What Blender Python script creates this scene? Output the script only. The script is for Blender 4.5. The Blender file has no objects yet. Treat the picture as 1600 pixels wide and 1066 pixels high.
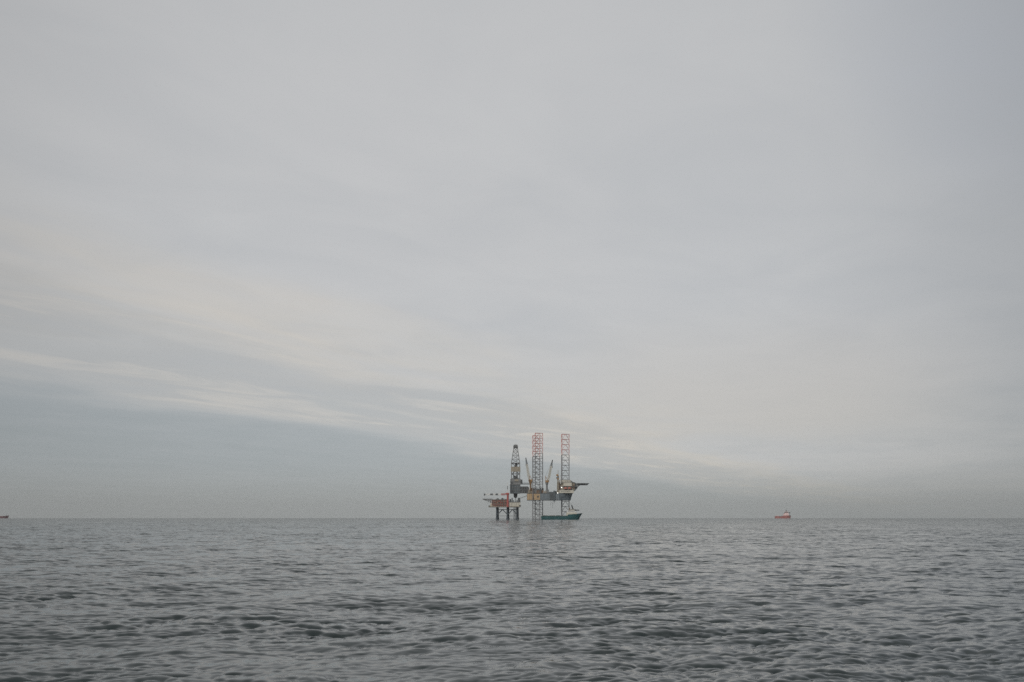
import bpy, math, random
import numpy as np
from mathutils import Vector
R = math.radians
random.seed(7)
sc = bpy.context.scene
C = sc.collection

# ------------------------------------------------------------------ materials
def nodes(mat):
    mat.use_nodes = True
    nt = mat.node_tree
    nt.nodes.clear()
    return nt, nt.nodes.new, nt.links.new

def paint(name, col, rough=0.6, metal=0.0, var=0.28, rust=0.0, scale=0.22):
    m = bpy.data.materials.new(name)
    nt, N, K = nodes(m)
    out = N('ShaderNodeOutputMaterial'); b = N('ShaderNodeBsdfPrincipled')
    tc = N('ShaderNodeTexCoord')
    mp = N('ShaderNodeMapping'); mp.inputs['Scale'].default_value = (1.0, 1.0, 0.35)
    n1 = N('ShaderNodeTexNoise'); n1.inputs['Scale'].default_value = scale; n1.inputs['Detail'].default_value = 6
    n1.inputs['Roughness'].default_value = 0.65
    K(tc.outputs['Object'], mp.inputs['Vector']); K(mp.outputs['Vector'], n1.inputs['Vector'])
    mr = N('ShaderNodeMapRange'); mr.inputs['From Min'].default_value = 0.3; mr.inputs['From Max'].default_value = 0.7
    K(n1.outputs['Fac'], mr.inputs['Value'])
    mx = N('ShaderNodeMix'); mx.data_type = 'RGBA'
    mx.inputs[6].default_value = (*[c * (1 - var) for c in col], 1)
    mx.inputs[7].default_value = (*[min(1, c * (1 + var)) for c in col], 1)
    K(mr.outputs['Result'], mx.inputs[0])
    last = mx.outputs[2]
    if rust > 0:
        n2 = N('ShaderNodeTexNoise'); n2.inputs['Scale'].default_value = 0.55; n2.inputs['Detail'].default_value = 8
        K(mp.outputs['Vector'], n2.inputs['Vector'])
        r2 = N('ShaderNodeMapRange'); r2.inputs['From Min'].default_value = 0.55; r2.inputs['From Max'].default_value = 0.75
        r2.inputs['To Max'].default_value = rust
        K(n2.outputs['Fac'], r2.inputs['Value'])
        m2 = N('ShaderNodeMix'); m2.data_type = 'RGBA'; m2.inputs[7].default_value = (0.10, 0.045, 0.022, 1)
        K(r2.outputs['Result'], m2.inputs[0]); K(last, m2.inputs[6]); last = m2.outputs[2]
    K(last, b.inputs['Base Color'])
    b.inputs['Roughness'].default_value = rough; b.inputs['Metallic'].default_value = metal
    K(b.outputs[0], out.inputs['Surface'])
    return m

def lamp_mat(name, col, s):
    m = bpy.data.materials.new(name); nt, N, K = nodes(m)
    out = N('ShaderNodeOutputMaterial'); e = N('ShaderNodeEmission')
    e.inputs[0].default_value = (*col, 1); e.inputs[1].default_value = s
    K(e.outputs[0], out.inputs['Surface'])
    return m

M = dict(
    dark=paint('dark_steel', (0.095, 0.102, 0.105), rust=0.35),
    steel=paint('grey_steel', (0.21, 0.215, 0.215), rust=0.2),
    lattice=paint('weathered_lattice_steel', (0.23, 0.23, 0.235), rust=0.2),
    jacket=paint('jacket_steel', (0.062, 0.078, 0.092), rust=0.25),
    blue=paint('blue_grey_hull_paint', (0.17, 0.20, 0.22), rust=0.2),
    bluedark=paint('dark_blue_panel_paint', (0.09, 0.108, 0.118), rust=0.15),
    orange=paint('faded_orange_paint', (0.48, 0.335, 0.19), rust=0.3),
    brown=paint('rust_brown_paint', (0.15, 0.095, 0.06), rust=0.4),
    cream=paint('cream_paint', (0.56, 0.53, 0.45), rust=0.12, var=0.14),
    white=paint('white_paint', (0.72, 0.72, 0.70), var=0.1, rust=0.08),
    beige=paint('beige_paint', (0.33, 0.29, 0.225), rust=0.2),
    ochre=paint('ochre_paint', (0.34, 0.20, 0.085), rust=0.3),
    red=paint('red_paint', (0.42, 0.10, 0.085), rust=0.15),
    maroon=paint('maroon_module_paint', (0.235, 0.12, 0.10), rust=0.35),
    legred=paint('red_leg_band', (0.58, 0.25, 0.23), rust=0.03, var=.12),
    legwhite=paint('white_leg_band', (0.82, 0.62, 0.59), rust=0.0, var=.06),
    lifeboat=paint('orange_red_lifeboat', (0.42, 0.16, 0.12)),
    teal=paint('teal_hull_paint', (0.022, 0.095, 0.10), rust=0.12, rough=0.45),
    ship_red=paint('red_hull_paint', (0.40, 0.15, 0.13), rust=0.15, rough=0.5),
    ship_dark_red=paint('dark_red_hull_paint', (0.12, 0.035, 0.04), rust=0.15, rough=0.5),
    green=paint('green_deck_paint', (0.06, 0.10, 0.085), rust=0.2),
    glass=paint('dark_window_glass', (0.02, 0.025, 0.03), rough=0.1, var=0.1),
    lamp=lamp_mat('lit_floodlight', (1.0, 0.96, 0.88), 6.0),
)

# ------------------------------------------------------------------ mesh helpers
class MB:
    def __init__(s, *mats):
        s.v = []; s.f = []; s.mi = []; s.mats = mats
    def face(s, idx, m): s.f.append(idx); s.mi.append(m)
    def box(s, x0, x1, y0, y1, z0, z1, m=0):
        b = len(s.v)
        s.v += [(x0,y0,z0),(x1,y0,z0),(x1,y1,z0),(x0,y1,z0),(x0,y0,z1),(x1,y0,z1),(x1,y1,z1),(x0,y1,z1)]
        for q in ((0,3,2,1),(4,5,6,7),(0,1,5,4),(1,2,6,5),(2,3,7,6),(3,0,4,7)):
            s.face([b+i for i in q], m)
        return s
    def loft(s, loops, m=0, cap=True):
        n = len(loops[0]); b = len(s.v)
        for l in loops: s.v += [tuple(p) for p in l]
        for k in range(len(loops)-1):
            for i in range(n):
                j = (i+1) % n
                s.face([b+k*n+i, b+k*n+j, b+(k+1)*n+j, b+(k+1)*n+i], m)
        if cap:
            s.face([b+i for i in range(n)][::-1], m)
            s.face([b+(len(loops)-1)*n+i for i in range(n)], m)
        return s
    def tube(s, p, q, r, r2=None, n=6, m=0):
        p, q = Vector(p), Vector(q); r2 = r if r2 is None else r2
        d = (q-p).normalized()
        a = d.cross(Vector((0,0,1)) if abs(d.z) < .9 else Vector((1,0,0))).normalized(); c = d.cross(a)
        L = []
        for P, rr in ((p, r), (q, r2)):
            L.append([P + (a*math.cos(2*math.pi*i/n) + c*math.sin(2*math.pi*i/n))*rr for i in range(n)])
        return s.loft(L, m)
    def prism(s, poly, y0, y1, m=0):           # outline in x, z
        return s.loft([[(x, y0, z) for x, z in poly], [(x, y1, z) for x, z in poly]], m)
    def plan(s, poly, z0, z1, m=0):            # outline in x, y
        return s.loft([[(x, y, z0) for x, y in poly], [(x, y, z1) for x, y in poly]], m)
    def ball(s, c, r, m=0, n=8):
        loops = []
        for k in range(1, 5):
            a = math.pi*k/5 - math.pi/2
            loops.append([(c[0]+r*math.cos(a)*math.cos(2*math.pi*i/n), c[1]+r*math.cos(a)*math.sin(2*math.pi*i/n), c[2]+r*math.sin(a)) for i in range(n)])
        return s.loft(loops, m)
    def lattice(s, A, B, r, nb, m=0, rb=None, posts=True, mf=None):
        """square lattice mast: A and B are 4-corner rings, nb bays with crossed bracing"""
        rb = rb or r*0.6
        A = [Vector(p) for p in A]; B = [Vector(p) for p in B]
        rings = [[a.lerp(b, k/nb) for a, b in zip(A, B)] for k in range(nb+1)]
        n = len(A)
        for k in range(nb):
            mm = mf(k) if mf else m
            for i in range(n):
                j = (i+1) % n
                if posts: s.tube(rings[k][i], rings[k+1][i], r, m=mm)
                s.tube(rings[k+1][i], rings[k+1][j], rb, m=mm, n=4)
                s.tube(rings[k][i], rings[k+1][j], rb, m=mm, n=4)
                s.tube(rings[k][j], rings[k+1][i], rb, m=mm, n=4)
        return s
    def rail(s, pts, h=1.2, r=0.07, m=0, step=3.0):
        for a, b in zip(pts, pts[1:]):
            a, b = Vector(a), Vector(b); up = Vector((0,0,h))
            s.tube(a+up, b+up, r, m=m, n=4); s.tube(a+up*.5, b+up*.5, r*.7, m=m, n=4)
            k = max(1, int((b-a).length/step))
            for i in range(k+1):
                p = a.lerp(b, i/k); s.tube(p, p+up, r, m=m, n=4)
        return s
    def build(s, name, parent=None, label=None, smooth=False):
        me = bpy.data.meshes.new(name)
        me.from_pydata([tuple(p) for p in s.v], [], s.f)
        for mt in s.mats: me.materials.append(M[mt])
        me.polygons.foreach_set('material_index', s.mi)
        if smooth: me.polygons.foreach_set('use_smooth', [True]*len(s.f))
        me.update()
        o = bpy.data.objects.new(name, me); C.objects.link(o)
        if parent: o.parent = parent
        if label: o['label'] = label
        return o

def thing(name, label, cat, loc, rz=0.0):
    o = bpy.data.objects.new(name, None); C.objects.link(o)
    o.location = loc; o.rotation_euler.z = rz; o.empty_display_size = 5
    o['label'] = label; o['category'] = cat
    return o

# ------------------------------------------------------------------ the jack-up rig
# local frame: x along the hull (stern at low x, bow at high x), y = 0 the port side, z = 0 the water
RIG_Y = 1400.0
rig = thing('jackup_rig', 'grey and orange jack-up drilling rig on three tall red-topped lattice legs', 'drilling rig', (0, RIG_Y, 0))
Z0, Z1 = 27.0, 36.6
def hull_ring(z, bow):
    return [(39.4, 0.3, z), (66, 0.3, z), (bow-3.5, 11, z), (bow, 16, z), (bow, 26, z), (bow-3.5, 31, z), (66, 41.7, z), (39.4, 41.7, z)]
h = MB('blue', 'dark').loft([hull_ring(Z0, 83.4), hull_ring(Z0+3, 84.0), hull_ring(Z1, 86.2)])
h.box(39.5, 66, 0.1, 0.3, Z0-.3, Z0+.35, 1)
for x in (45, 50.5, 64): h.box(x-.12, x+.12, 0.12, 0.3, Z0+.4, Z1-.1, 1)
h.box(39.6, 66, 0.15, 0.3, Z1-.5, Z1+.1, 1)
hull = h.build('hull', rig)
s = MB('orange', 'dark', 'beige').box(21.6, 39.3, 0.25, 41.7, Z0, Z1)
s.box(21.6, 39.3, 0.05, 0.25, Z0-.3, Z0+.4, 1)
s.box(21.4, 39.3, -0.05, 0.25, Z1-.5, Z1+.15, 1)
for x in (24.2, 27.0, 32.4, 36.4): s.box(x-.1, x+.1, 0.1, 0.25, Z0+.4, Z1-.6, 2)
s.box(35.4, 37.6, 0.0, 0.25, 30.8, 33.0, 1)
s.build('stern_section', rig, 'faded orange stern end of the grey hull')
p = MB('bluedark', 'dark').box(53.4, 60.3, -0.9, 0.3, 26.6, 38.4).box(58.2, 60.6, -1.2, 0.3, 25.0, 40.2)
for x in (54.4, 56.0, 57.6): p.box(x-.25, x+.25, -1.3, -0.9, 27.2, 38.0, 1)
p.build('hose_rack', rig)
for x, zb in ((54.6, 19.5), (57.0, 15.8), (58.9, 21.5), (60.0, 23.0)):
    q = MB('dark'); pr = Vector((x, -1.0, 27.5))
    for k in range(1, 7):
        nx = Vector((x+math.sin(k*1.3+x)*.35, -1.0, 27.5+(zb-27.5)*k/6)); q.tube(pr, nx, .16, n=5); pr = nx
    q.build('hanging_hose', rig)

# three legs: three chords each with K-bracing, the top four bays painted red and white
BAY = 7.35
def leg(x0, x1, ychord, ztop, label=None):
    root = bpy.data.objects.new('leg', None); C.objects.link(root); root.parent = rig
    if label: root['label'] = label
    ya, yb, yc = ychord
    cx = [(x0, ya), (x0, yb), (x1, yc)]
    zb = -18.0
    lev = [ztop - BAY*k for k in range(int((ztop-zb)/BAY)+1)]
    for (x, y) in cx:
        c = MB('lattice', 'legred', 'legwhite')
        for k in range(len(lev)-1):
            if k < 4:
                zm = lev[k]-BAY*.55
                c.tube((x,y,lev[k]), (x,y,zm), .5, n=7, m=1); c.tube((x,y,zm), (x,y,lev[k+1]), .5, n=7, m=2)
            else:
                c.tube((x,y,lev[k]), (x,y,lev[k+1]), .43, n=7)
                for t in range(5):                                  # rack teeth plates
                    z = lev[k]-BAY*(t+.5)/5
                    c.box(x-.62, x+.62, y-.1, y+.1, z-.45, z+.45)
        c.build('chord', root)
    b = MB('lattice', 'legred', 'legwhite')
    for k in range(len(lev)-1):
        for i in range(3):
            P, Q = cx[i], cx[(i+1)%3]
            a0 = Vector((*P, lev[k])); b0 = Vector((*Q, lev[k])); a1 = Vector((*P, lev[k+1])); b1 = Vector((*Q, lev[k+1]))
            top = (a0+b0)/2
            mh = 1 if k <= 3 else 0; md = 2 if k < 4 else 0; rd = .33 if k < 4 else .17
            b.tube(a0, b0, .30, n=5, m=mh)
            b.tube(top, a1, rd, n=5, m=md); b.tube(top, b1, rd, n=5, m=md)
            b.tube((a0+a1)/2, top.lerp(a1,.5), .13, n=4, m=md); b.tube((b0+b1)/2, top.lerp(b1,.5), .13, n=4, m=md)
    b.build('bracing', root)
    return root
leg(29.3, 39.3, (-0.85, 11.0, 5.1), 117.8, 'near stern leg with its chord outside the orange hull side')
leg(33.4, 44.2, (30.5, 41.2, 36.0), 124.0, 'taller stern leg standing behind the other one')
leg(71.0, 81.5, (15.0, 27.0, 21.0), 121.2, 'bow leg rising out of the accommodation block')

# jacking houses, deck machinery
for yy in (2.0, 30.0):
    j = MB('brown', 'dark', 'steel')
    x = 27.6 if yy < 10 else 31.8
    j.box(x, x+2.6, yy, yy+9.5, Z1, 44.2).box(x+11.2, x+13.6, yy, yy+9.5, Z1, 44.6, 1)
    j.box(x+2.6, x+11.2, yy+8.5, yy+9.5, Z1, 42.5, 2).box(x+2.6, x+11.2, yy+.2, yy+1, Z1, 40.8, 0)
    j.build('jacking_house', rig)
e = MB('brown', 'dark', 'steel', 'beige')
rn = random.Random(3)
xs = 23.0
while xs < 49:
    w = rn.uniform(1.6, 3.6); hgt = rn.uniform(2.2, 7.5)
    e.box(xs, xs+w, rn.uniform(1.5, 4), rn.uniform(8, 14), Z1, Z1+hgt, rn.choice((0, 0, 1, 2, 3)))
    if rn.random() < .6: e.tube((xs+w*.5, 4, Z1+hgt), (xs+w*.5, 4, Z1+hgt+rn.uniform(.8, 2.2)), .2, m=1)
    xs += w + rn.uniform(.1, .9)
e.build('deck_machinery', rig)
e = MB('dark', 'steel')
xs = 50.5
while xs < 62:
    w = rn.uniform(1.2, 3.0); e.box(xs, xs+w, 2, 12, Z1, Z1+rn.uniform(.8, 3.2), rn.choice((0, 0, 1))); xs += w+rn.uniform(.2, .8)
e.tube((59.8, 1, Z1), (60.4, 1, Z1+4.2), .25)
e.build('pipe_rack', rig)
MB('steel').rail([(21.6,.5,Z1),(66,.5,Z1)], h=1.3, r=.09).build('handrail', rig)

# cranes: pedestal, cab, A-frame, lattice boom
def crane(x, y, zt, cab, tip, col_p, leanx, label=None):
    root = bpy.data.objects.new('crane', None); C.objects.link(root); root.parent = rig
    if label: root['label'] = label
    pd = MB(col_p, 'dark')
    pd.tube((x, y, Z1), (x, y, zt-4), 1.25, n=12).tube((x, y, zt-4), (x, y, zt), 1.25, 2.4, n=12)
    pd.tube((x-.1, y-1.6, Z1), (x-.1, y-1.6, zt-3), .2, n=4, m=1)
    pd.build('pedestal', root)
    s = 1 if tip[0] > x else -1
    cb = MB(cab, 'glass')
    cb.box(x-2.2, x+2.2, y-2, y+2, zt+.05, zt+3.0).box(x+s*2.2-.9, x+s*2.2+.9, y-3.6, y-2.05, zt+.2, zt+2.8)
    cb.box(x+s*2.2-.8, x+s*2.2+.8, y-3.65, y-3.6, zt+1.3, zt+2.4, 1)
    cb.build('cab', root)
    fr = MB(cab); ax = x - s*leanx
    for yy in (-1.4, 1.4):
        fr.tube((x+s*1.4, y+yy, zt+3), (ax, y+yy, zt+8.6), .3, n=5).tube((x-s*1.9, y+yy, zt+3), (ax, y+yy, zt+8.6), .25, n=5)
    fr.tube((ax, y-1.4, zt+8.6), (ax, y+1.4, zt+8.6), .3)
    fr.build('support_frame', root)
    A = Vector((x+s*1.8, y, zt+2.0)); B = Vector(tip)
    d = (B-A).normalized(); n = Vector((-d.z, 0, d.x)).normalized()
    bm = MB('cream', 'dark')
    def ring(P, w, t): return [P+n*w+Vector((0,-t,0)), P-n*w+Vector((0,-t,0)), P-n*w+Vector((0,t,0)), P+n*w+Vector((0,t,0))]
    m1 = A.lerp(B, .18); m2 = A.lerp(B, .72)
    bm.lattice(ring(A, .6, .9), ring(m1, 1.45, 1.1), .34, 2)
    bm.lattice(ring(m1, 1.45, 1.1), ring(m2, 1.15, .9), .34, 8)
    bm.lattice(ring(m2, 1.15, .9), ring(B, .35, .4), .30, 4, m=1)
    bm.tube(B-Vector((0,.6,0)), B+Vector((0,.6,0)), .8, n=8, m=1)
    bm.build('boom', root)
    rp = MB('dark')
    rp.tube((ax, y, zt+8.6), A.lerp(B, .93)+n*.6*(1 if n.x*s < 0 else -1), .1, n=4)
    rp.tube(B, B-Vector((0, 0, 9)), .09, n=4).box(B.x-.4, B.x+.4, B.y-.3, B.y+.3, B.z-10.4, B.z-9)
    rp.build('hoist_rope', root)
crane(26.3, 7.0, 53.2, 'ochre', (19.6, 7.0, 86.2), 'ochre', -1.2, 'ochre crane with cream boom pointing up to the left of the legs')
crane(49.2, 5.0, 52.0, 'ochre', (57.1, 5.0, 83.2), 'steel', 2.0, 'crane on dark pedestal with cream boom up between the legs')

# stubby mast crane by the accommodation
mt = MB('beige', 'ochre', 'dark')
mt.lattice([(63.6,3,Z1),(66,3,Z1),(66,5.4,Z1),(63.6,5.4,Z1)], [(64.2,3.4,62),(65.6,3.4,62),(65.6,4.8,62),(64.2,4.8,62)], .35, 7, rb=.22, m=0)
mt.tube((64.9,4.1,62), (64.9,4.1,69.6), .55, .35, m=0)
mt.box(63.6, 66.3, 2.6, 5.4, 56.0, 58.2, 1).box(62.4, 65.4, 2.8, 5.2, 61.0, 63.4, 1).box(63.9, 66.2, 2.6, 5.2, 59.0, 60.4, 2).box(62.3, 63.7, 3, 5, 57.4, 59.2, 2)
mt.build('radio_mast', rig)
MB('white').tube((68.3,3.2,50), (68.3,3.2,62.4), .45, .35, n=8).build('exhaust_stack', rig)

# accommodation block over the bow
a = MB('beige', 'cream', 'steel', 'brown', 'glass')
a.box(64.4, 87.2, 3.5, 33, 37.0, 41.0, 1)
a.box(65.2, 88.6, 5.0, 32, 41.3, 52.0, 0)
a.box(64.8, 90.4, 3.4, 33.5, 41.0, 41.5, 2).box(64.6, 91.5, 3.2, 33.5, 46.2, 46.7, 2).box(64.6, 89.2, 3.6, 33, 51.7, 52.2, 2)
a.prism([(88.6, 41.5), (91.6, 42.6), (92.9, 45.0), (92.4, 50.2), (88.6, 51.7)], 8, 29, 2)
a.box(67.6, 83.0, 6, 30, 52.2, 55.3, 1)
a.box(69.0, 79.2, 9, 26, 55.3, 56.3, 2)
a.prism([(81, 52.2), (87.5, 52.2), (81, 56.6)], 8.8, 9.6, 2)
a.box(65.1, 68.0, 4.2, 5.0, 41.5, 51.7, 3).box(83.4, 84.4, 4.3, 5, 41.5, 51.7, 3).box(86.2, 87.8, 4.3, 5, 43, 49, 3)
for k in range(7): a.box(66.2+k*3, 66.45+k*3, 3.6, 3.85, 41.5, 46.2, 2)
acc = a.build('accommodation_block', rig)
for zz in (38.6, 48.6, 53.4):
    for k in range(8):
        y = 3.45 if zz < 40 else (4.93 if zz < 50 else 5.94)
        x = 69.4+k*1.7
        MB('glass').box(x, x+.8, y, y+.1, zz, zz+.9).build('window', acc)
MB('cream', 'beige').box(72.6, 84.2, 2.6, 4.95, 46.8, 51.4, 0).box(72.4, 84.4, 2.4, 4.95, 51.4, 51.66, 1).build('deck_cabin', rig, 'pale pinkish cabin above the lifeboats')
for x0 in (72.8, 78.6):
    L = MB('lifeboat', 'white', 'glass')
    st = [(0, .2, .7), (.6, 1.0, 1.2), (2.4, 1.35, 1.4), (4.2, 1.0, 1.2), (4.9, .2, .7)]
    L.loft([[(x0+dx, 2.4+w_*math.cos(t), 43.6+hh*math.sin(t)) for t in [2*math.pi*i/10 for i in range(10)]] for dx, w_, hh in st])
    L.box(x0+1.4, x0+3.4, 1.6, 3.0, 44.8, 45.5, 0)
    L.build('lifeboat', rig)
hd = MB('dark', 'steel')
ang = [2*math.pi*i/8+math.pi/8 for i in range(8)]
hd.plan([(98.2+11.6*math.cos(t), 19+11.6*math.sin(t)) for t in ang], 50.2, 50.9, 0)
for k in range(11):
    x = 88+k*2.0
    hd.box(x-.15, x+.15, 9.5 if 91 < x < 106 else 14, 28 if 91 < x < 106 else 24, 48.9, 50.2, 1)
for y in (13, 19, 25): hd.box(86.5, 107.5, y-.2, y+.2, 48.6, 49.4, 0)
hd.rail([(98.2+12.3*math.cos(t), 19+12.3*math.sin(t), 50.4) for t in ang+[ang[0]]], h=.7, r=.1)
hd.build('helideck', rig)
hs = MB('steel')
for y in (12, 26):
    hs.tube((96.5, y, 48.8), (90.4, y, 43.4), .4).tube((96.5, y, 48.8), (92.5, y, 48.0), .3).tube((90.4, y, 43.4), (86.4, y, 38.0), .45)
hs.tube((90.4, 12, 43.4), (90.4, 26, 43.4), .3)
hs.build('helideck_brace', rig)

# cantilever, drill floor and derrick (centre line of the hull, y about 21)
K = (RIG_Y+20)/RIG_Y
c = MB('dark', 'steel', 'bluedark')
c.prism([(-2.9, 36.6), (11.7, 36.6), (11.7, 49.4), (-2.9, 49.4)], 12, 29, 2)
c.prism([(11.7, 37.0), (22.5, 37.0), (24.2, 39.0), (24.2, 45.0), (22.4, 46.6), (11.7, 46.6)], 13, 28, 0)
for x in (-2.9, .8, 4.6, 8.3, 11.5, 15, 18.5, 22): c.box(x, x+.4, 11.7, 12.0 if x < 11.6 else 13.0, 37.2, 49.2 if x < 11.6 else 46.2, 1)
for z in (40.5, 44.8, 49.0): c.box(-3.2, 11.9, 11.3, 12.0, z, z+.35, 1)
for z in (41.6,): c.box(12, 24, 12.4, 13.0, z, z+.35, 1)
c.box(24.2, 34, 15, 26, 37.0, 39.2, 0)
c.build('cantilever', rig)
c = MB('steel', 'dark', 'beige')
c.box(-2.4, 12.4, 13, 28, 49.4, 57.2).box(12.5, 14.9, 14, 20, 50.0, 56.4, 1).box(-2.6, 12.7, 12.6, 28.4, 53.0, 53.5, 1)
c.box(-1.6, 1.6, 12.7, 13, 50.2, 52.6, 1).box(4, 9.2, 12.7, 13, 53.9, 56.6, 2)
c.box(12.5, 25.0, 16, 18.5, 49.6, 50.8, 1)
for k in range(6): c.box(13+k*2.1, 13.2+k*2.1, 16, 16.2, 50.8, 52.0, 1)
c.box(13, 25, 16, 16.15, 52.0, 52.2, 1)
c.build('drill_floor', rig, 'grey drill floor under the derrick with catwalk')
dk = bpy.data.objects.new('derrick', None); C.objects.link(dk); dk.parent = rig
def ringsq(xl, xr, z, yc=20.5):
    hw = (xr-xl)/2
    return [(xl, yc-hw, z), (xr, yc-hw, z), (xr, yc+hw, z), (xl, yc+hw, z)]
t = MB('steel').lattice(ringsq(-0.7, 11.0, 57.2), ringsq(-0.9, 11.0, 80.0), .6, 3, rb=.22)
t.lattice(ringsq(-0.9, 11.0, 80.0), ringsq(2.5, 7.9, 101.5), .55, 4, rb=.15)
t.box(-1.3, 11.4, 13.9, 27.1, 79.6, 80.3)
t.build('derrick_tower', dk)
t = MB('beige').box(-1.5, 11.9, 13.2, 14.0, 67.6, 74.6).box(-1.5, -.7, 14.0, 27, 67.6, 75).box(11.1, 11.9, 14.0, 27, 67.6, 75)
t.build('wind_wall', dk)
t = MB('dark').box(4.3, 7.7, 18, 22, 73.6, 80.5).box(5.6, 6.4, 19.5, 20.5, 57.4, 73.6).tube((6, 20.5, 80), (6, 20.5, 101), .14, n=4)
t.tube((2, 16, 57.4), (2.4, 16, 67.6), .5).tube((8, 16, 57.4), (7.4, 16, 67.6), .5).box(2.6, 8, 17, 20, 57.4, 62.0)
t.build('travelling_block', dk)
t = MB('dark', 'steel', 'white').box(1.9, 8.5, 17.2, 23.8, 101.5, 103.2, 0).box(2.4, 7.9, 17.8, 23.2, 103.3, 106.3, 1)
t.rail([(1.9,17.2,103.2),(8.5,17.2,103.2),(8.5,23.8,103.2),(1.9,23.8,103.2),(1.9,17.2,103.2)], h=1.5, r=.1)
t.tube((5.2, 20.5, 106.3), (5.2, 20.5, 108.0), .12, n=4)
t.build('crown_block', dk)
t = MB('dark', 'steel').tube((5, 20.5, 36.6), (5, 20.5, 31.8), 3.0, 2.4, n=12).tube((5, 20.5, 31.8), (5, 20.5, 30.4), 2.4, 1.2, n=12).tube((5, 20.5, 30.4), (5, 20.5, 25.0), .45, m=1)
t.build('blowout_preventer', rig)

# lit floodlights
for x, y, z in ((24.3, 4.2, 54.6), (69.9, 3.0, 45.0), (64.3, -.2, 37.0)):
    f = MB('lamp').ball((x, y, z), .42)
    f.build('floodlight', rig)

# ------------------------------------------------------------------ the fixed production platform
plat = thing('production_platform', 'small fixed platform on dark jacket legs with maroon deck and red crane, under the derrick', 'platform', (0, RIG_Y, 0))
LX = (-20.9, -6.0, 7.5)
for x in LX:
    for y, off in ((6, -.5), (24, .9)):
        g = MB('jacket').tube((x+off*1.2, y, -9), (x+off, y, 17.0), 1.15, n=12)
        g.tube((x+off-1.9, y-.4, -2), (x+off-.6, y-.2, 4.2), .42).tube((x+off+1.9, y-.4, -2), (x+off+.6, y-.2, 4.2), .42)
        g.tube((x+off, y, -3), (x+off, y, 2.2), 1.5, n=12)
        g.build('jacket_leg', plat)
for y in (6, 24):
    b = MB('jacket')
    b.tube((LX[0]-.5, y, 4.7), (LX[2]+.2, y, 4.7), .28).tube((LX[0]-.5, y, 13.9), (LX[2]+.2, y, 13.9), .36)
    for a, c_ in zip(LX, LX[1:]):
        mid = (a+c_)/2
        b.tube((a, y, 6.2), (mid, y, 13.9), .65).tube((c_, y, 6.2), (mid, y, 13.9), .65)
    b.build('jacket_brace', plat)
for x in LX: MB('jacket').tube((x, 6, 4.7), (x+.5, 24, 13.9), .4).tube((x, 24, 4.7), (x, 6, 13.9), .4).build('jacket_brace', plat)
for x in (2.6, 3.8, 5.0): MB('jacket').tube((x, 14, -8), (x, 14, 17), .33).build('conductor', plat)
d = MB('beige', 'dark', 'maroon').box(-33, 12, 1, 29, 17.0, 18.2, 0).box(-33, 12, .8, 1, 16.8, 17.3, 1).box(-33.4, -30.4, 3, 26, 18.2, 19.3, 1)
for k in range(16): d.box(-32.5+k*2.9, -32.1+k*2.9, .85, 1.0, 17.3, 18.1, 1)
d.build('cellar_deck', plat)
m_ = MB('maroon', 'beige', 'dark', 'red')
m_.box(-28.4, -7.5, 3, 28, 18.2, 27.2, 0)
for z in (19.9, 22.2, 24.5, 26.9): m_.box(-28.6, -7.4, 2.2, 3.0, z, z+.35, 1)
for k in range(8): m_.box(-28.4+k*2.95, -28.1+k*2.95, 2.3, 3.0, 18.2, 27.2, 3)
rm = random.Random(5)
for z in (18.4, 20.4, 22.7, 25.0):
    for k in range(9):
        if rm.random() < .65:
            x = -28+k*2.3; m_.box(x, x+rm.uniform(.7, 1.7), 2.5, 2.98, z, z+rm.uniform(.8, 1.4), rm.choice((1, 2, 2, 3)))
m_.build('process_module', plat)
m_ = MB('cream', 'dark', 'red').box(-31.0, -28.5, 3, 20, 18.2, 22.6, 0).build('stair_tower', plat)
m_ = MB('cream', 'dark').box(-4.3, 11.8, 2, 28, 18.3, 23.9, 0).box(-4.4, 12.0, 1.7, 28.2, 23.9, 24.7, 1)
for k in range(5): m_.box(-3.6+k*3.2, -3.5+k*3.2, 1.9, 2.0, 18.4, 23.8, 1)
m_.box(10.0, 12.4, 1.6, 2.0, 18.2, 20.2, 1)
m_.build('wellhead_module', plat)
q = MB('dark', 'steel', 'brown')
x = -28
while x < -9:
    w_ = rm.uniform(1, 3); hh = rm.uniform(.6, 2.4)
    q.box(x, x+w_, 5, 12, 27.2, 27.2+hh, rm.choice((0, 0, 1, 2))); x += w_+rm.uniform(0, .5)
for x, r_ in ((-20, 1.5), (-13.5, 1.9)): q.tube((x, 4, 28.2), (x, 12, 28.2), r_, n=12)
for x, w_, hh in ((-3.6, 2.4, 3.8), (-.6, 1.6, 5.4), (1.6, 1.0, 2.4), (8.3, 3.5, 5.6), (6.6, 1.2, 2.6)): q.box(x, x+w_, 5, 11, 24.7, 24.7+hh, 0)
q.rail([(-4.3,2,24.7),(11.8,2,24.7)], h=1.3, r=.1, m=1)
q.build('topside_equipment', plat)
q = MB('steel', 'dark', 'beige')
q.box(-41.6, -28.2, 5, 25, 28.1, 28.7, 0)
for y in (7, 15, 23):
    q.tube((-41, y, 28.2), (-31, y, 24.0), .22).tube((-31, y, 24.0), (-28.3, y, 24.0), .25)
    for k in range(4):
        xa = -38.5+k*2.6; za = 28.2-(xa+41)*.42
        q.tube((xa, y, 28.2), (xa, y, za), .16, n=4).tube((xa, y, za), (xa+2.4, y, 28.2), .14, n=4)
q.rail([(-41.6,5,28.7),(-28.2,5,28.7)], h=.9, r=.08)
q.build('helideck', plat)
cr = bpy.data.objects.new('crane', None); C.objects.link(cr); cr.parent = plat
MB('red').tube((-5.9, 1.2, 17.3), (-5.9, 1.2, 33.4), 1.45, n=12).tube((-5.9, 1.2, 33.4), (-5.9, 1.2, 35.0), 1.45, 2.0, n=12).build('pedestal', cr)
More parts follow.
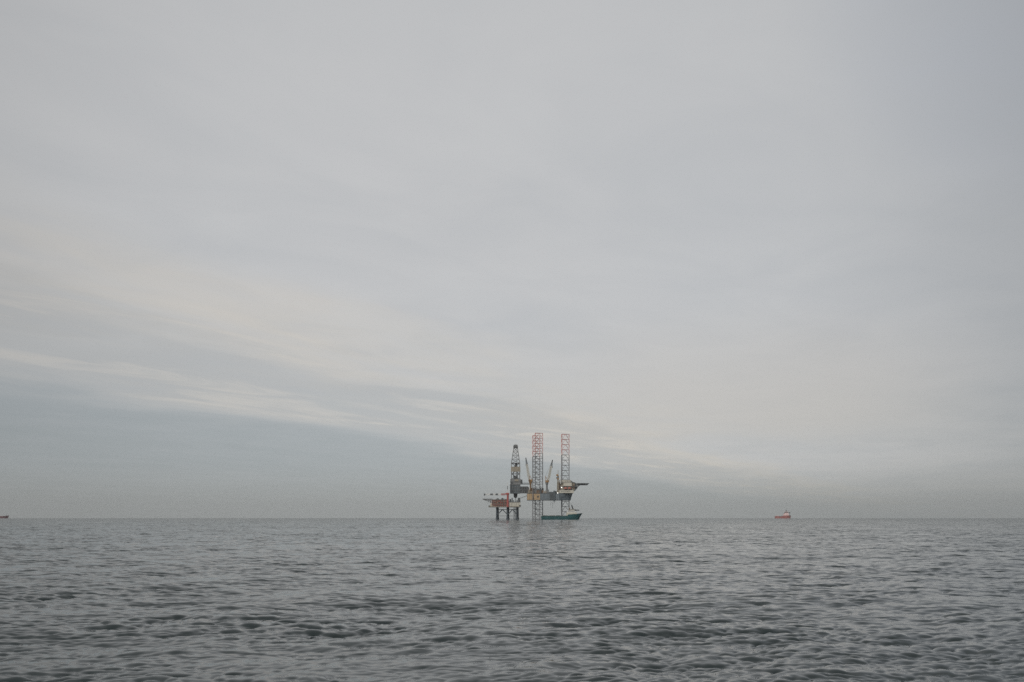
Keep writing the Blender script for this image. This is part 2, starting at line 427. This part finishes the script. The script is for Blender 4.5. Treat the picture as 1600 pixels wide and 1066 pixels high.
MB('red', 'glass').box(-8.2, -3.9, -.6, 3, 35.05, 37.2, 0).box(-9.6, -8.2, -1.2, .6, 34.4, 36.6, 0).box(-9.65, -9.6, -1, .4, 35.3, 36.3, 1).build('cab', cr)
bo = MB('red', 'white', 'dark')
def bring(x, w_=1.05): return [(x, 1.2-w_, 35.0-w_), (x, 1.2+w_, 35.0-w_), (x, 1.2+w_, 35.0+w_), (x, 1.2-w_, 35.0+w_)]
for xa, xb, mi, w_ in ((-9.6, -15.0, 0, 1.05), (-15.0, -19.5, 1, 1.05), (-19.5, -23.0, 2, 1.0), (-23.0, -26.5, 1, .95), (-26.5, -30.5, 2, .9), (-30.5, -37.2, 1, .85), (-37.2, -39.2, 2, .8)):
    bo.lattice(bring(xa, w_), bring(xb, w_), .3, 2 if abs(xa-xb) > 3 else 1, m=mi, rb=.24)
bo.box(-39.6, -38.4, .3, 2.1, 33.0, 36.2, 2)
bo.build('boom', cr)
an = MB('white', 'dark')
for k in range(6):
    an.lattice([(-6.6,1,37.2+k*2.4),(-6.0,1,37.2+k*2.4),(-6.0,1.6,37.2+k*2.4),(-6.6,1.6,37.2+k*2.4)], [(-6.6,1,39.6+k*2.4),(-6.0,1,39.6+k*2.4),(-6.0,1.6,39.6+k*2.4),(-6.6,1.6,39.6+k*2.4)], .17, 1, m=1 if k in (2, 3) else 0, rb=.1)
an.build('antenna_mast', cr)

gw = MB('steel').lattice([(22.0,6,33.2),(22.0,8,33.2),(22.0,8,34.0),(22.0,6,34.0)], [(12.2,6,29.6),(12.2,8,29.6),(12.2,8,30.4),(12.2,6,30.4)], .14, 5, rb=.08)
g = gw.build('gangway'); g.location = (0, RIG_Y, 0)
g['label'] = 'thin sloping gangway from the orange hull end down to the fixed platform'; g['category'] = 'gangway'

# ------------------------------------------------------------------ vessels
def ship_hull(mb, st, m=0, mdeck=None):
    """st: (x, deck z, deck half-breadth, waterline half-breadth, x shift at the keel)"""
    loops = []
    for x, zd, bd, bw, sh in st:
        loops.append([(x, -bd, zd), (x+sh*.5, -(bd*.45+bw*.55), zd*.45), (x+sh, -bw, -.6), (x+sh*1.1, -bw*.6, -3), (x+sh*1.1, bw*.6, -3), (x+sh, bw, -.6), (x+sh*.5, bd*.45+bw*.55, zd*.45), (x, bd, zd)])
    mb.loft(loops, m)

V = thing('supply_vessel', 'teal supply vessel with cream wheelhouse lying beneath the rig hull', 'ship', (67.5, RIG_Y-46, 0))
hb = MB('teal', 'green')
ship_hull(hb, [(-27.6, 4.5, 6.4, 6.0, 0), (-20, 4.5, 6.8, 6.6, 0), (2, 4.5, 6.8, 6.8, 0), (7.5, 4.8, 6.8, 6.6, 0), (8.5, 6.6, 6.8, 6.4, 0), (17, 7.2, 6.4, 5.2, 0), (24, 7.9, 4.2, 2.6, -2.0), (28.4, 8.4, .5, .25, -6.0)])
hb.box(-27.8, 8, -6.95, -6.75, 4.2, 5.0, 1).box(-27.8, 8, 6.75, 6.95, 4.2, 5.0, 1).box(-27, 12, -6.95, -6.8, 1.3, 1.8, 0)
hb.build('hull', V)
MB('brown', 'steel', 'dark').box(-26, -19, -4, 4, 4.5, 5.6, 1).box(-17, -9, -4.5, 4, 4.5, 5.3, 0).box(-7, -2, -4, 4, 4.5, 5.5, 2).build('deck_cargo', V)
s_ = MB('cream', 'dark', 'white')
s_.prism([(6.5, 4.8), (20.5, 7.2), (20.0, 9.4), (6.5, 9.4)], -5.8, 5.8).box(7.5, 18.5, -5.2, 5.2, 9.4, 11.6, 2).box(9.5, 17.2, -4.8, 4.8, 11.6, 13.6, 0)
s_.box(17.2, 18.2, -5.4, 5.4, 11.6, 11.8, 2)
s_.build('superstructure', V)
MB('glass').box(9.4, 17.3, -4.85, 4.85, 12.3, 13.1).box(8.2, 17.5, -5.25, 5.25, 10.2, 10.7).build('bridge_windows', V)
MB('dark').box(17.6, 24.0, -1.4, 1.4, 11.9, 13.2).tube((18, 0, 10.4), (20, 0, 12.4), .35).box(16.6, 19.2, -2.6, -.4, 11.8, 13.6).build('rescue_boat', V)
q = MB('dark', 'steel')
q.lattice([(14.6,-.8,13.6),(16.2,-.8,13.6),(16.2,.8,13.6),(14.6,.8,13.6)], [(13.5,-.35,19.2),(14.2,-.35,19.2),(14.2,.35,19.2),(13.5,.35,19.2)], .32, 4, rb=.2)
q.tube((13.2, 0, 18.6), (12.6, 0, 21.6), .25).tube((12.5, -2, 17.0), (15.6, 2, 17.0), .25)
q.build('mast', V)
MB('brown').tube((10.6, -4.2, 9.4), (10.6, -4.2, 15.8), .8, .65, n=10).build('funnel', V)

W = thing('standby_vessel', 'red vessel with white upper works alone on the horizon to the right of the rig', 'ship', (1025, 3765, 0))
W.location.z = -3765**2/(2*6.371e6)
hb = MB('ship_red', 'ship_dark_red')
ship_hull(hb, [(-30, 7.8, 6.5, 6.0, 0), (-22, 7.4, 7, 6.8, 0), (-4, 7.6, 7, 7, 0), (-2, 9.4, 7, 7, 0), (12, 10.4, 7, 6.4, 0), (22, 8.6, 5.4, 3.6, -1), (30, 9.2, .6, .3, -2.5)])
hb.box(-30.2, -3, -7.3, -6.9, 7.0, 7.7, 1)
hb.build('hull', W)
MB('legwhite', 'red').box(-27, -17, -5, 5, 7.6, 9.6).build('deck_cargo', W)
s_ = MB('legwhite', 'red')
s_.box(2, 20, -6.4, 6.4, 10.2, 14.6, 0).prism([(3.5, 14.6), (20.8, 14.6), (19.4, 19.2), (6.4, 19.2)], -5.8, 5.8, 0).box(7, 18, -5.2, 5.2, 19.2, 24.8, 0).prism([(18, 9), (23, 9), (20, 14.4)], -4, 4, 0)
s_.build('superstructure', W)
MB('glass').box(6.8, 18.3, -5.4, 5.4, 20.8, 23.6).build('bridge_windows', W)
MB('dark').box(20.4, 28, -2, 2, 9.4, 12.2).box(21.8, 27.6, -1.4, 1.4, 19.6, 22.6).tube((22, 0, 12), (24.5, 0, 20), .7).build('deck_crane', W)
MB('steel').lattice([(9,-1.2,24.8),(13.5,-1.2,24.8),(13.5,1.2,24.8),(9,1.2,24.8)], [(11.5,-.4,32),(12.6,-.4,32),(12.6,.4,32),(11.5,.4,32)], .45, 3, rb=.3).tube((12,0,31),(12,0,35.5),.35).build('mast', W)
MB('ship_red').prism([(3.6, 14.6), (6.8, 14.6), (6.4, 19.8), (4.2, 19.8)], -1.6, 1.6).build('funnel', W)

X = thing('cargo_ship', 'dark red ship on the horizon at the far left, only its bow in view', 'ship', (-2570, 5000, -5000**2/(2*6.371e6)))
hb = MB('ship_dark_red', 'dark')
ship_hull(hb, [(-46, 8.6, 8, 7, 1), (-38, 8.4, 9, 8.4, 0), (-6, 8.4, 9, 9, 0), (20, 9.4, 9, 8, 0), (34, 12.2, 7, 4, -2), (44, 13.2, .8, .4, -5)])
hb.build('hull', X)
MB('legwhite').box(-44, -24, -7, 7, 8.6, 17.5).box(-41, -28, -6, 6, 17.5, 24).build('superstructure', X)
MB('glass').box(-41.2, -27.8, -6.1, 6.1, 20.6, 22.4).build('bridge_windows', X)
MB('maroon').box(-14, 18, -6, 6, 9.0, 10.2).build('hatch_cover', X)
MB('steel').tube((30, 0, 11), (30, 0, 21), .5, .3).build('foremast', X)

# ------------------------------------------------------------------ the sea: one displaced sheet to the horizon
WIND = math.atan2(-1.0, 0.30)
CHOP = 1.5
LMIN = 0.14
def wave_field(L, N, seed, hs, lam_p, rot, ex, sp, lam_min):
    """random directional wind-sea on a periodic tile: height and horizontal displacement"""
    rg = np.random.default_rng(seed)
    k1 = 2*np.pi*np.fft.fftfreq(N, L/N)
    kx, ky = np.meshgrid(k1, k1, indexing='ij')
    k = np.hypot(kx, ky); k[0, 0] = 1e-6
    kp = 2*np.pi/lam_p
    th = np.arctan2(ky, kx) - (WIND + rot)
    D = np.abs(np.cos(th/2))**sp + 0.03
    S = k**-ex*np.exp(-1.25*(kp/k)**2)*D
    S[k > 2*np.pi/lam_min] = 0; S[0, 0] = 0
    H = (rg.standard_normal((N, N))+1j*rg.standard_normal((N, N)))*np.sqrt(S)
    h = np.fft.ifft2(H).real
    H *= (hs/4)/h.std()
    return H, kx, ky, k

def levels(tile):
    L, N, seed, hs, lp, rot, ex, sp = tile
    H, kx, ky, k = wave_field(L, N, seed, hs, lp, rot, ex, sp, LMIN)
    out = []
    for l in range(8):
        lam = LMIN*2**l
        wgt = np.clip((2*np.pi/lam - k)/(2*np.pi/lam*0.35), 0, 1)
        Hl = H*wgt
        n = max(128, N >> l)
        if n < N:
            idx = np.r_[0:n//2, N-n//2:N]
            Hl = Hl[np.ix_(idx, idx)]; kxl = kx[np.ix_(idx, idx)]; kyl = ky[np.ix_(idx, idx)]; kl = k[np.ix_(idx, idx)]
            f = (n/N)**2
        else: kxl, kyl, kl, f = kx, ky, k, 1.0
        out.append((L, n, [np.ascontiguousarray((np.fft.ifft2(a).real*f).astype(np.float32)) for a in (Hl, -1j*kxl/kl*Hl, -1j*kyl/kl*Hl)]))
    return out

def sample(lev, x, y):
    L, n, F = lev
    u = (x/L) % 1.0*n; v = (y/L) % 1.0*n
    i = np.floor(u).astype(np.int64); j = np.floor(v).astype(np.int64)
    fu = (u-i).astype(np.float32); fv = (v-j).astype(np.float32)
    i %= n; j %= n; i1 = (i+1) % n; j1 = (j+1) % n
    return [f[i, j]*(1-fu)*(1-fv)+f[i1, j]*fu*(1-fv)+f[i, j1]*(1-fu)*fv+f[i1, j1]*fu*fv for f in F]

fine = np.linspace(-37, 37, 1000)
coarse = np.arange(40, 321, 4.0)
az = np.radians(np.r_[fine, coarse])
RATIO = 1.0029
nr = int(math.log(9500/9.0)/math.log(RATIO))
d = np.r_[0.6, 2.0, 4.0, 6.0, 7.6, 9.0*RATIO**np.arange(nr)]
Dg, Ag = np.meshgrid(d, az, indexing='ij')
Xg = Dg*np.sin(Ag); Yg = Dg*np.cos(Ag); Zg = -(Dg**2)/(2*6.371e6)
tiles = [(157.0, 2048, 11, 0.085, 3.0, 0.0, 3.7, 22), (113.0, 2048, 23, 0.18, 10.0, 0.35, 4.3, 10), (31.0, 1024, 31, 0.062, 0.9, -0.2, 3.0, 12)]
cut = np.maximum(2.3*Dg*(RATIO-1), LMIN)
lf = np.log2(cut/LMIN)
ox = np.zeros_like(Dg); oy = np.zeros_like(Dg); oz = np.zeros_like(Dg)
# short waves come in groups: lively in some places, nearly calm in others
rg = np.random.default_rng(77); n_ = 512
kk = np.fft.fftfreq(n_, 211.0/n_)*2*np.pi
gkx, gky = np.meshgrid(kk, kk, indexing='ij')
gf = np.fft.ifft2(np.fft.fft2(rg.standard_normal((n_, n_)))*np.exp(-(gkx*2.2)**2/2-(gky*1.1)**2/2)).real
gf = (gf/gf.std()).astype(np.float32)
group = np.clip(0.97+0.24*sample((211.0, n_, [gf]), Xg+3000, Yg+3000)[0], 0.45, 1.7)
for t in tiles:
    lv = levels(t); grp = group if t[4] < 6 else np.ones_like(Dg); rot = 0.27 if t[0] < 150 else -0.1
    cr_, sr_ = math.cos(rot), math.sin(rot)
    for l in range(8):
        w = np.clip(1-np.abs(lf-l), 0, 1)
        rows = np.where(w[:, 0] > 0)[0]
        if len(rows) == 0: continue
        a, b = rows[0], rows[-1]+1
        xr = cr_*Xg[a:b]+sr_*Yg[a:b]+1000; yr = -sr_*Xg[a:b]+cr_*Yg[a:b]+1000
        hh, dx, dy = sample(lv[l], xr, yr)
        wg = w[a:b]*grp[a:b]
        oz[a:b] += wg*hh
        ox[a:b] += wg*CHOP*(cr_*dx-sr_*dy); oy[a:b] += wg*CHOP*(sr_*dx+cr_*dy)
    del lv
near = np.clip((Dg-5)/5, 0, 1)
P = np.stack([Xg+ox*near, Yg+oy*near, Zg+oz*near], -1).astype(np.float32).reshape(-1, 3)
nrow, ncol = Dg.shape
ii = np.arange(nrow-1)[:, None]*ncol; jj = np.arange(ncol)[None, :]; j2 = (jj+1) % ncol
Q = np.stack([ii+jj, ii+ncol+jj, ii+ncol+j2, ii+j2], -1).reshape(-1, 4).astype(np.int32)
me = bpy.data.meshes.new('sea')
me.vertices.add(len(P)+1); me.loops.add(Q.size+3*ncol); me.polygons.add(len(Q)+ncol)
me.vertices.foreach_set('co', np.r_[P.ravel(), np.array([0, 0, 0], np.float32)])
tri = np.stack([np.full(ncol, len(P)), np.arange(ncol), (np.arange(ncol)+1) % ncol], -1).astype(np.int32)
me.loops.foreach_set('vertex_index', np.r_[Q.ravel(), tri.ravel()])
me.polygons.foreach_set('loop_start', np.r_[np.arange(len(Q))*4, len(Q)*4+np.arange(ncol)*3].astype(np.int32))
me.polygons.foreach_set('use_smooth', np.ones(len(Q)+ncol, bool))
me.update(calc_edges=True); me.validate()
del P, Q, Xg, Yg, Zg, ox, oy, oz
sea = bpy.data.objects.new('sea', me); C.objects.link(sea)
sea['kind'] = 'structure'; sea['label'] = 'choppy grey sea reaching to the horizon'; sea['category'] = 'water'

MICRO_NEAR, MICRO_FAR = 0.42, 2.7
m = bpy.data.materials.new('sea_water'); nt, N, K = nodes(m)
out = N('ShaderNodeOutputMaterial'); b = N('ShaderNodeBsdfPrincipled')
b.inputs['Base Color'].default_value = (0.026, 0.036, 0.037, 1)
b.inputs['IOR'].default_value = 1.333
b.inputs['Roughness'].default_value = 0.045
geo = N('ShaderNodeNewGeometry')
def vm(op, a, bb=None):
    n = N('ShaderNodeVectorMath'); n.operation = op
    for i, s in enumerate((a, bb)):
        if s is None: continue
        if isinstance(s, tuple): n.inputs[i].default_value = s
        else: K(s, n.inputs[i])
    return n
def mt_(op, a, bb=0.0, clamp=False):
    n = N('ShaderNodeMath'); n.operation = op; n.use_clamp = clamp
    for i, s in enumerate((a, bb)):
        if isinstance(s, (int, float)): n.inputs[i].default_value = s
        else: K(s, n.inputs[i])
    return n.outputs[0]
dist = vm('LENGTH', geo.outputs['Position']).outputs['Value']
lg = mt_('LOGARITHM', dist, 10.0)
mr = N('ShaderNodeMapRange'); mr.inputs['From Min'].default_value = 1.4; mr.inputs['From Max'].default_value = 3.1
mr.inputs['To Min'].default_value = MICRO_NEAR; mr.inputs['To Max'].default_value = MICRO_FAR
K(lg, mr.inputs['Value'])
# ripples: direct slope noise at three scales, crests lying across the wind
acc_ = None
for scl, amp, det in ((7.0, .8, 2), (2.4, 1.1, 3), (0.9, .5, 2), (0.16, .35, 3)):
    mp = N('ShaderNodeMapping'); mp.inputs['Rotation'].default_value = (0, 0, -0.2); mp.inputs['Scale'].default_value = (0.36*scl, 1.0*scl, 0.3*scl)
    K(geo.outputs['Position'], mp.inputs['Vector'])
    nz = N('ShaderNodeTexNoise'); nz.inputs['Scale'].default_value = 1.0; nz.inputs['Detail'].default_value = det
    K(mp.outputs['Vector'], nz.inputs['Vector'])
    v = vm('MULTIPLY', vm('SUBTRACT', nz.outputs['Color'], (.5, .5, .5)).outputs[0], (0.55*amp, 1.0*amp, 0.0)).outputs[0]
    acc_ = v if acc_ is None else vm('ADD', acc_, v).outputs[0]
# gust patches: the ripples are stronger in some places than in others
mp = N('ShaderNodeMapping'); mp.inputs['Scale'].default_value = (0.006, 0.012, 0.01); K(geo.outputs['Position'], mp.inputs['Vector'])
gn = N('ShaderNodeTexNoise'); gn.inputs['Scale'].default_value = 1.0; gn.inputs['Detail'].default_value = 4; K(mp.outputs['Vector'], gn.inputs['Vector'])
gr = N('ShaderNodeMapRange'); gr.inputs['From Min'].default_value = .3; gr.inputs['From Max'].default_value = .7
gr.inputs['To Min'].default_value = .75; gr.inputs['To Max'].default_value = 1.25
K(gn.outputs['Fac'], gr.inputs['Value'])
mp = N('ShaderNodeMapping'); mp.inputs['Scale'].default_value = (0.05, 0.018, 0.05); K(geo.outputs['Position'], mp.inputs['Vector'])
gn2 = N('ShaderNodeTexNoise'); gn2.inputs['Scale'].default_value = 1.0; gn2.inputs['Detail'].default_value = 5; gn2.inputs['Roughness'].default_value = .65; K(mp.outputs['Vector'], gn2.inputs['Vector'])
gr2 = N('ShaderNodeMapRange'); gr2.inputs['From Min'].default_value = .3; gr2.inputs['From Max'].default_value = .7
gr2.inputs['To Min'].default_value = .65; gr2.inputs['To Max'].default_value = 1.35
K(gn2.outputs['Fac'], gr2.inputs['Value'])
amp = mt_('MULTIPLY', mt_('MULTIPLY', mr.outputs['Result'], gr.outputs['Result']), gr2.outputs['Result'])
sv = N('ShaderNodeVectorMath'); sv.operation = 'SCALE'; K(acc_, sv.inputs[0]); K(amp, sv.inputs['Scale'])
nn = vm('NORMALIZE', vm('ADD', geo.outputs['Normal'], sv.outputs[0]).outputs[0]).outputs[0]
K(nn, b.inputs['Normal']); K(b.outputs[0], out.inputs['Surface'])
me.materials.append(m)

# ------------------------------------------------------------------ haze
HAZE = 0.000047
hz = MB().box(-9800, 9800, -9800, 9800, -10.5, 135)
M_h = bpy.data.materials.new('sea_haze'); nt, N, K = nodes(M_h)
o_ = N('ShaderNodeOutputMaterial'); pv = N('ShaderNodeVolumePrincipled')
pv.inputs['Color'].default_value = (0.80, 0.82, 0.83, 1); pv.inputs['Density'].default_value = HAZE; pv.inputs['Anisotropy'].default_value = 0.2
K(pv.outputs[0], o_.inputs['Volume'])
hz.mats = (); ho = hz.build('haze'); ho.data.materials.append(M_h)
ho['kind'] = 'stuff'; ho['label'] = 'thin grey sea haze'; ho['category'] = 'haze'

# ------------------------------------------------------------------ sky and light
SUN_EL, SUN_AZ = 36.0, -150.0        # azimuth from +y towards +x
STR = 0.1
wd = bpy.data.worlds.new('World'); sc.world = wd; wd.use_nodes = True
nt = wd.node_tree; nt.nodes.clear(); N = nt.nodes.new; K = nt.links.new
out = N('ShaderNodeOutputWorld'); bg = N('ShaderNodeBackground'); bg.inputs['Strength'].default_value = STR
K(bg.outputs[0], out.inputs['Surface'])
sky = N('ShaderNodeTexSky'); sky.sky_type = 'NISHITA'; sky.sun_disc = False
sky.sun_elevation = R(SUN_EL); sky.sun_rotation = R(SUN_AZ)
tc = N('ShaderNodeTexCoord'); sx = N('ShaderNodeSeparateXYZ'); K(tc.outputs['Generated'], sx.inputs[0])
x, y, z = sx.outputs
def lin(c): return tuple((v/255/12.92 if v/255 <= .04045 else ((v/255+.055)/1.055)**2.4) for v in c)
def smooth(v, a, bb, t0=0.0, t1=1.0):
    n = N('ShaderNodeMapRange'); n.interpolation_type = 'SMOOTHSTEP'
    for k_, q_ in (('From Min', a), ('From Max', bb), ('To Min', t0), ('To Max', t1)): n.inputs[k_].default_value = q_
    K(v, n.inputs['Value']); return n.outputs['Result']
def mixc(f, a, bb):
    n = N('ShaderNodeMix'); n.data_type = 'RGBA'
    for i, s in ((0, f), (6, a), (7, bb)):
        if isinstance(s, tuple): n.inputs[i].default_value = (*[c/STR for c in lin(s)], 1)
        elif isinstance(s, (int, float)): n.inputs[i].default_value = s
        else: K(s, n.inputs[i])
    return n.outputs[2]
# cloud sheet seen in perspective: t = distance across the cloud streaks, which run towards azimuth 29 degrees
A = R(29)
zc = mt_('ADD', mt_('MAXIMUM', z, 0.0), 0.018)
ac = mt_('ADD', mt_('MULTIPLY', x, -math.cos(A)), mt_('MULTIPLY', y, math.sin(A)))
al = mt_('ADD', mt_('MULTIPLY', x, math.sin(A)), mt_('MULTIPLY', y, math.cos(A)))
tt = mt_('DIVIDE', ac, zc); ss = mt_('DIVIDE', al, zc)
def streak(su, sv_, det, seed, dist_=0.0, rough=.55):
    cb = N('ShaderNodeCombineXYZ'); K(mt_('MULTIPLY', tt, su), cb.inputs[0]); K(mt_('MULTIPLY', ss, sv_), cb.inputs[1]); cb.inputs[2].default_value = seed
    n = N('ShaderNodeTexNoise'); n.inputs['Scale'].default_value = 1.0; n.inputs['Detail'].default_value = det
    n.inputs['Roughness'].default_value = rough; n.inputs['Distortion'].default_value = dist_
    K(cb.outputs[0], n.inputs['Vector']); return n.outputs['Fac']
n1 = streak(0.8, 0.30, 4, 3.1, .5)
n2 = streak(2.3, 0.62, 5, 8.4, .7, .6)
n4 = streak(1.9, 1.3, 5, 12.3, .6, .55)
n3 = streak(0.5, 0.25, 3, 5.7, .2)
tw = mt_('ADD', mt_('SUBTRACT', tt, smooth(x, 0.0, .35, -.30, .95)), mt_('MULTIPLY', mt_('SUBTRACT', n1, .5), 4.2))
upper = (193, 193, 193); cool = (158, 164, 167); warm = (203, 197, 188); horizon = (156, 159, 158)
c = mixc(smooth(tw, 4.4, 7.6), upper, cool)
band = mt_('MULTIPLY', smooth(tw, 2.5, 4.0), smooth(tw, 4.6, 6.8, 1.0, 0.0))
band2 = mt_('MULTIPLY', band, smooth(n2, .28, .68, .45, 1.0))
c = mixc(mt_('MULTIPLY', band2, .85), c, warm)
dk_ = mt_('MULTIPLY', mt_('MULTIPLY', smooth(tw, 3.6, 4.6), smooth(tw, 5.0, 6.5, 1.0, 0.0)), smooth(n2, .48, .66, 1.0, 0.0))
c = mixc(mt_('MULTIPLY', dk_, .42), c, (160, 164, 167))
c = mixc(mt_('MULTIPLY', smooth(n3, .3, .7), .30), c, (176, 180, 183))
c = mixc(smooth(z, 0.0, 0.06, .95, 0.0), c, horizon)
c = mixc(mt_('MULTIPLY', smooth(n4, .42, .72), .22), c, (173, 176, 179))
c = mixc(mt_('MULTIPLY', mt_('MULTIPLY', smooth(n4, .5, .26), smooth(z, .1, .2)), .2), c, (203, 203, 202))
# a low warm opening in the cloud beyond the rig and to its right
wv = mt_('ADD', z, mt_('MULTIPLY', mt_('SUBTRACT', n1, .5), .05))
wb = mt_('MULTIPLY', mt_('MULTIPLY', smooth(wv, .05, .105), smooth(wv, .11, .21, 1.0, 0.0)), mt_('MULTIPLY', smooth(x, -.05, .16), smooth(x, .28, .5, 1.0, 0.0)))
c = mixc(mt_('MULTIPLY', wb, .5), c, (196, 190, 182))
c = mixc(smooth(mt_('ADD', x, mt_('MULTIPLY', mt_('SUBTRACT', n3, .5), .35)), .28, .64, 0.0, .42), c, (152, 157, 161))
bl = vm('DOT_PRODUCT', tc.outputs['Generated'], (math.sin(R(29))*math.cos(R(27)), math.cos(R(29))*math.cos(R(27)), math.sin(R(27)))).outputs['Value']
c = mixc(mt_('MULTIPLY', smooth(bl, math.cos(R(13)), math.cos(R(2)), 0.0, .5), smooth(n4, .25, .6, 1.0, .5)), c, (170, 176, 186))
# the cloud is thinnest, and brightest, ahead and a little up; it thickens to the sides
gv = vm('DOT_PRODUCT', tc.outputs['Generated'], tuple(Vector((math.sin(R(-1))*math.cos(R(17)), math.cos(R(-1))*math.cos(R(17)), math.sin(R(17)))).normalized())).outputs['Value']
gl = smooth(gv, math.cos(R(34)), math.cos(R(4)), .80, 1.06)
sc_ = N('ShaderNodeVectorMath'); sc_.operation = 'SCALE'; K(c, sc_.inputs[0]); K(gl, sc_.inputs['Scale'])
fin = mixc(0.06, sc_.outputs[0], sky.outputs[0])
K(fin, bg.inputs['Color'])

sl = bpy.data.lights.new('sun', 'SUN'); sl.energy = 1.5; sl.angle = R(15); sl.color = (1, .96, .9)
so = bpy.data.objects.new('sun', sl); C.objects.link(so)
sd = Vector((math.sin(R(SUN_AZ))*math.cos(R(SUN_EL)), math.cos(R(SUN_AZ))*math.cos(R(SUN_EL)), math.sin(R(SUN_EL))))
so.rotation_euler = sd.to_track_quat('Z', 'Y').to_euler(); so.location = (0, 0, 60)

# ------------------------------------------------------------------ camera
cam = bpy.data.cameras.new('camera'); co = bpy.data.objects.new('camera', cam); C.objects.link(co)
cam.lens = 35; cam.sensor_width = 36; cam.clip_end = 40000; cam.clip_start = .1
co.location = (0, 0, 3.0)
co.rotation_euler = (R(90), 0, 0)
cam.shift_y = (808.2-533)/1600          # level camera with a rising front: verticals stay upright
sc.camera = co
vs = sc.view_settings; vs.view_transform = 'Standard'; vs.look = 'None'; vs.exposure = 0; vs.gamma = 1
sc.cycles.use_denoising = False
sc.cycles.max_bounces = 6
sc.cycles.volume_bounces = 1
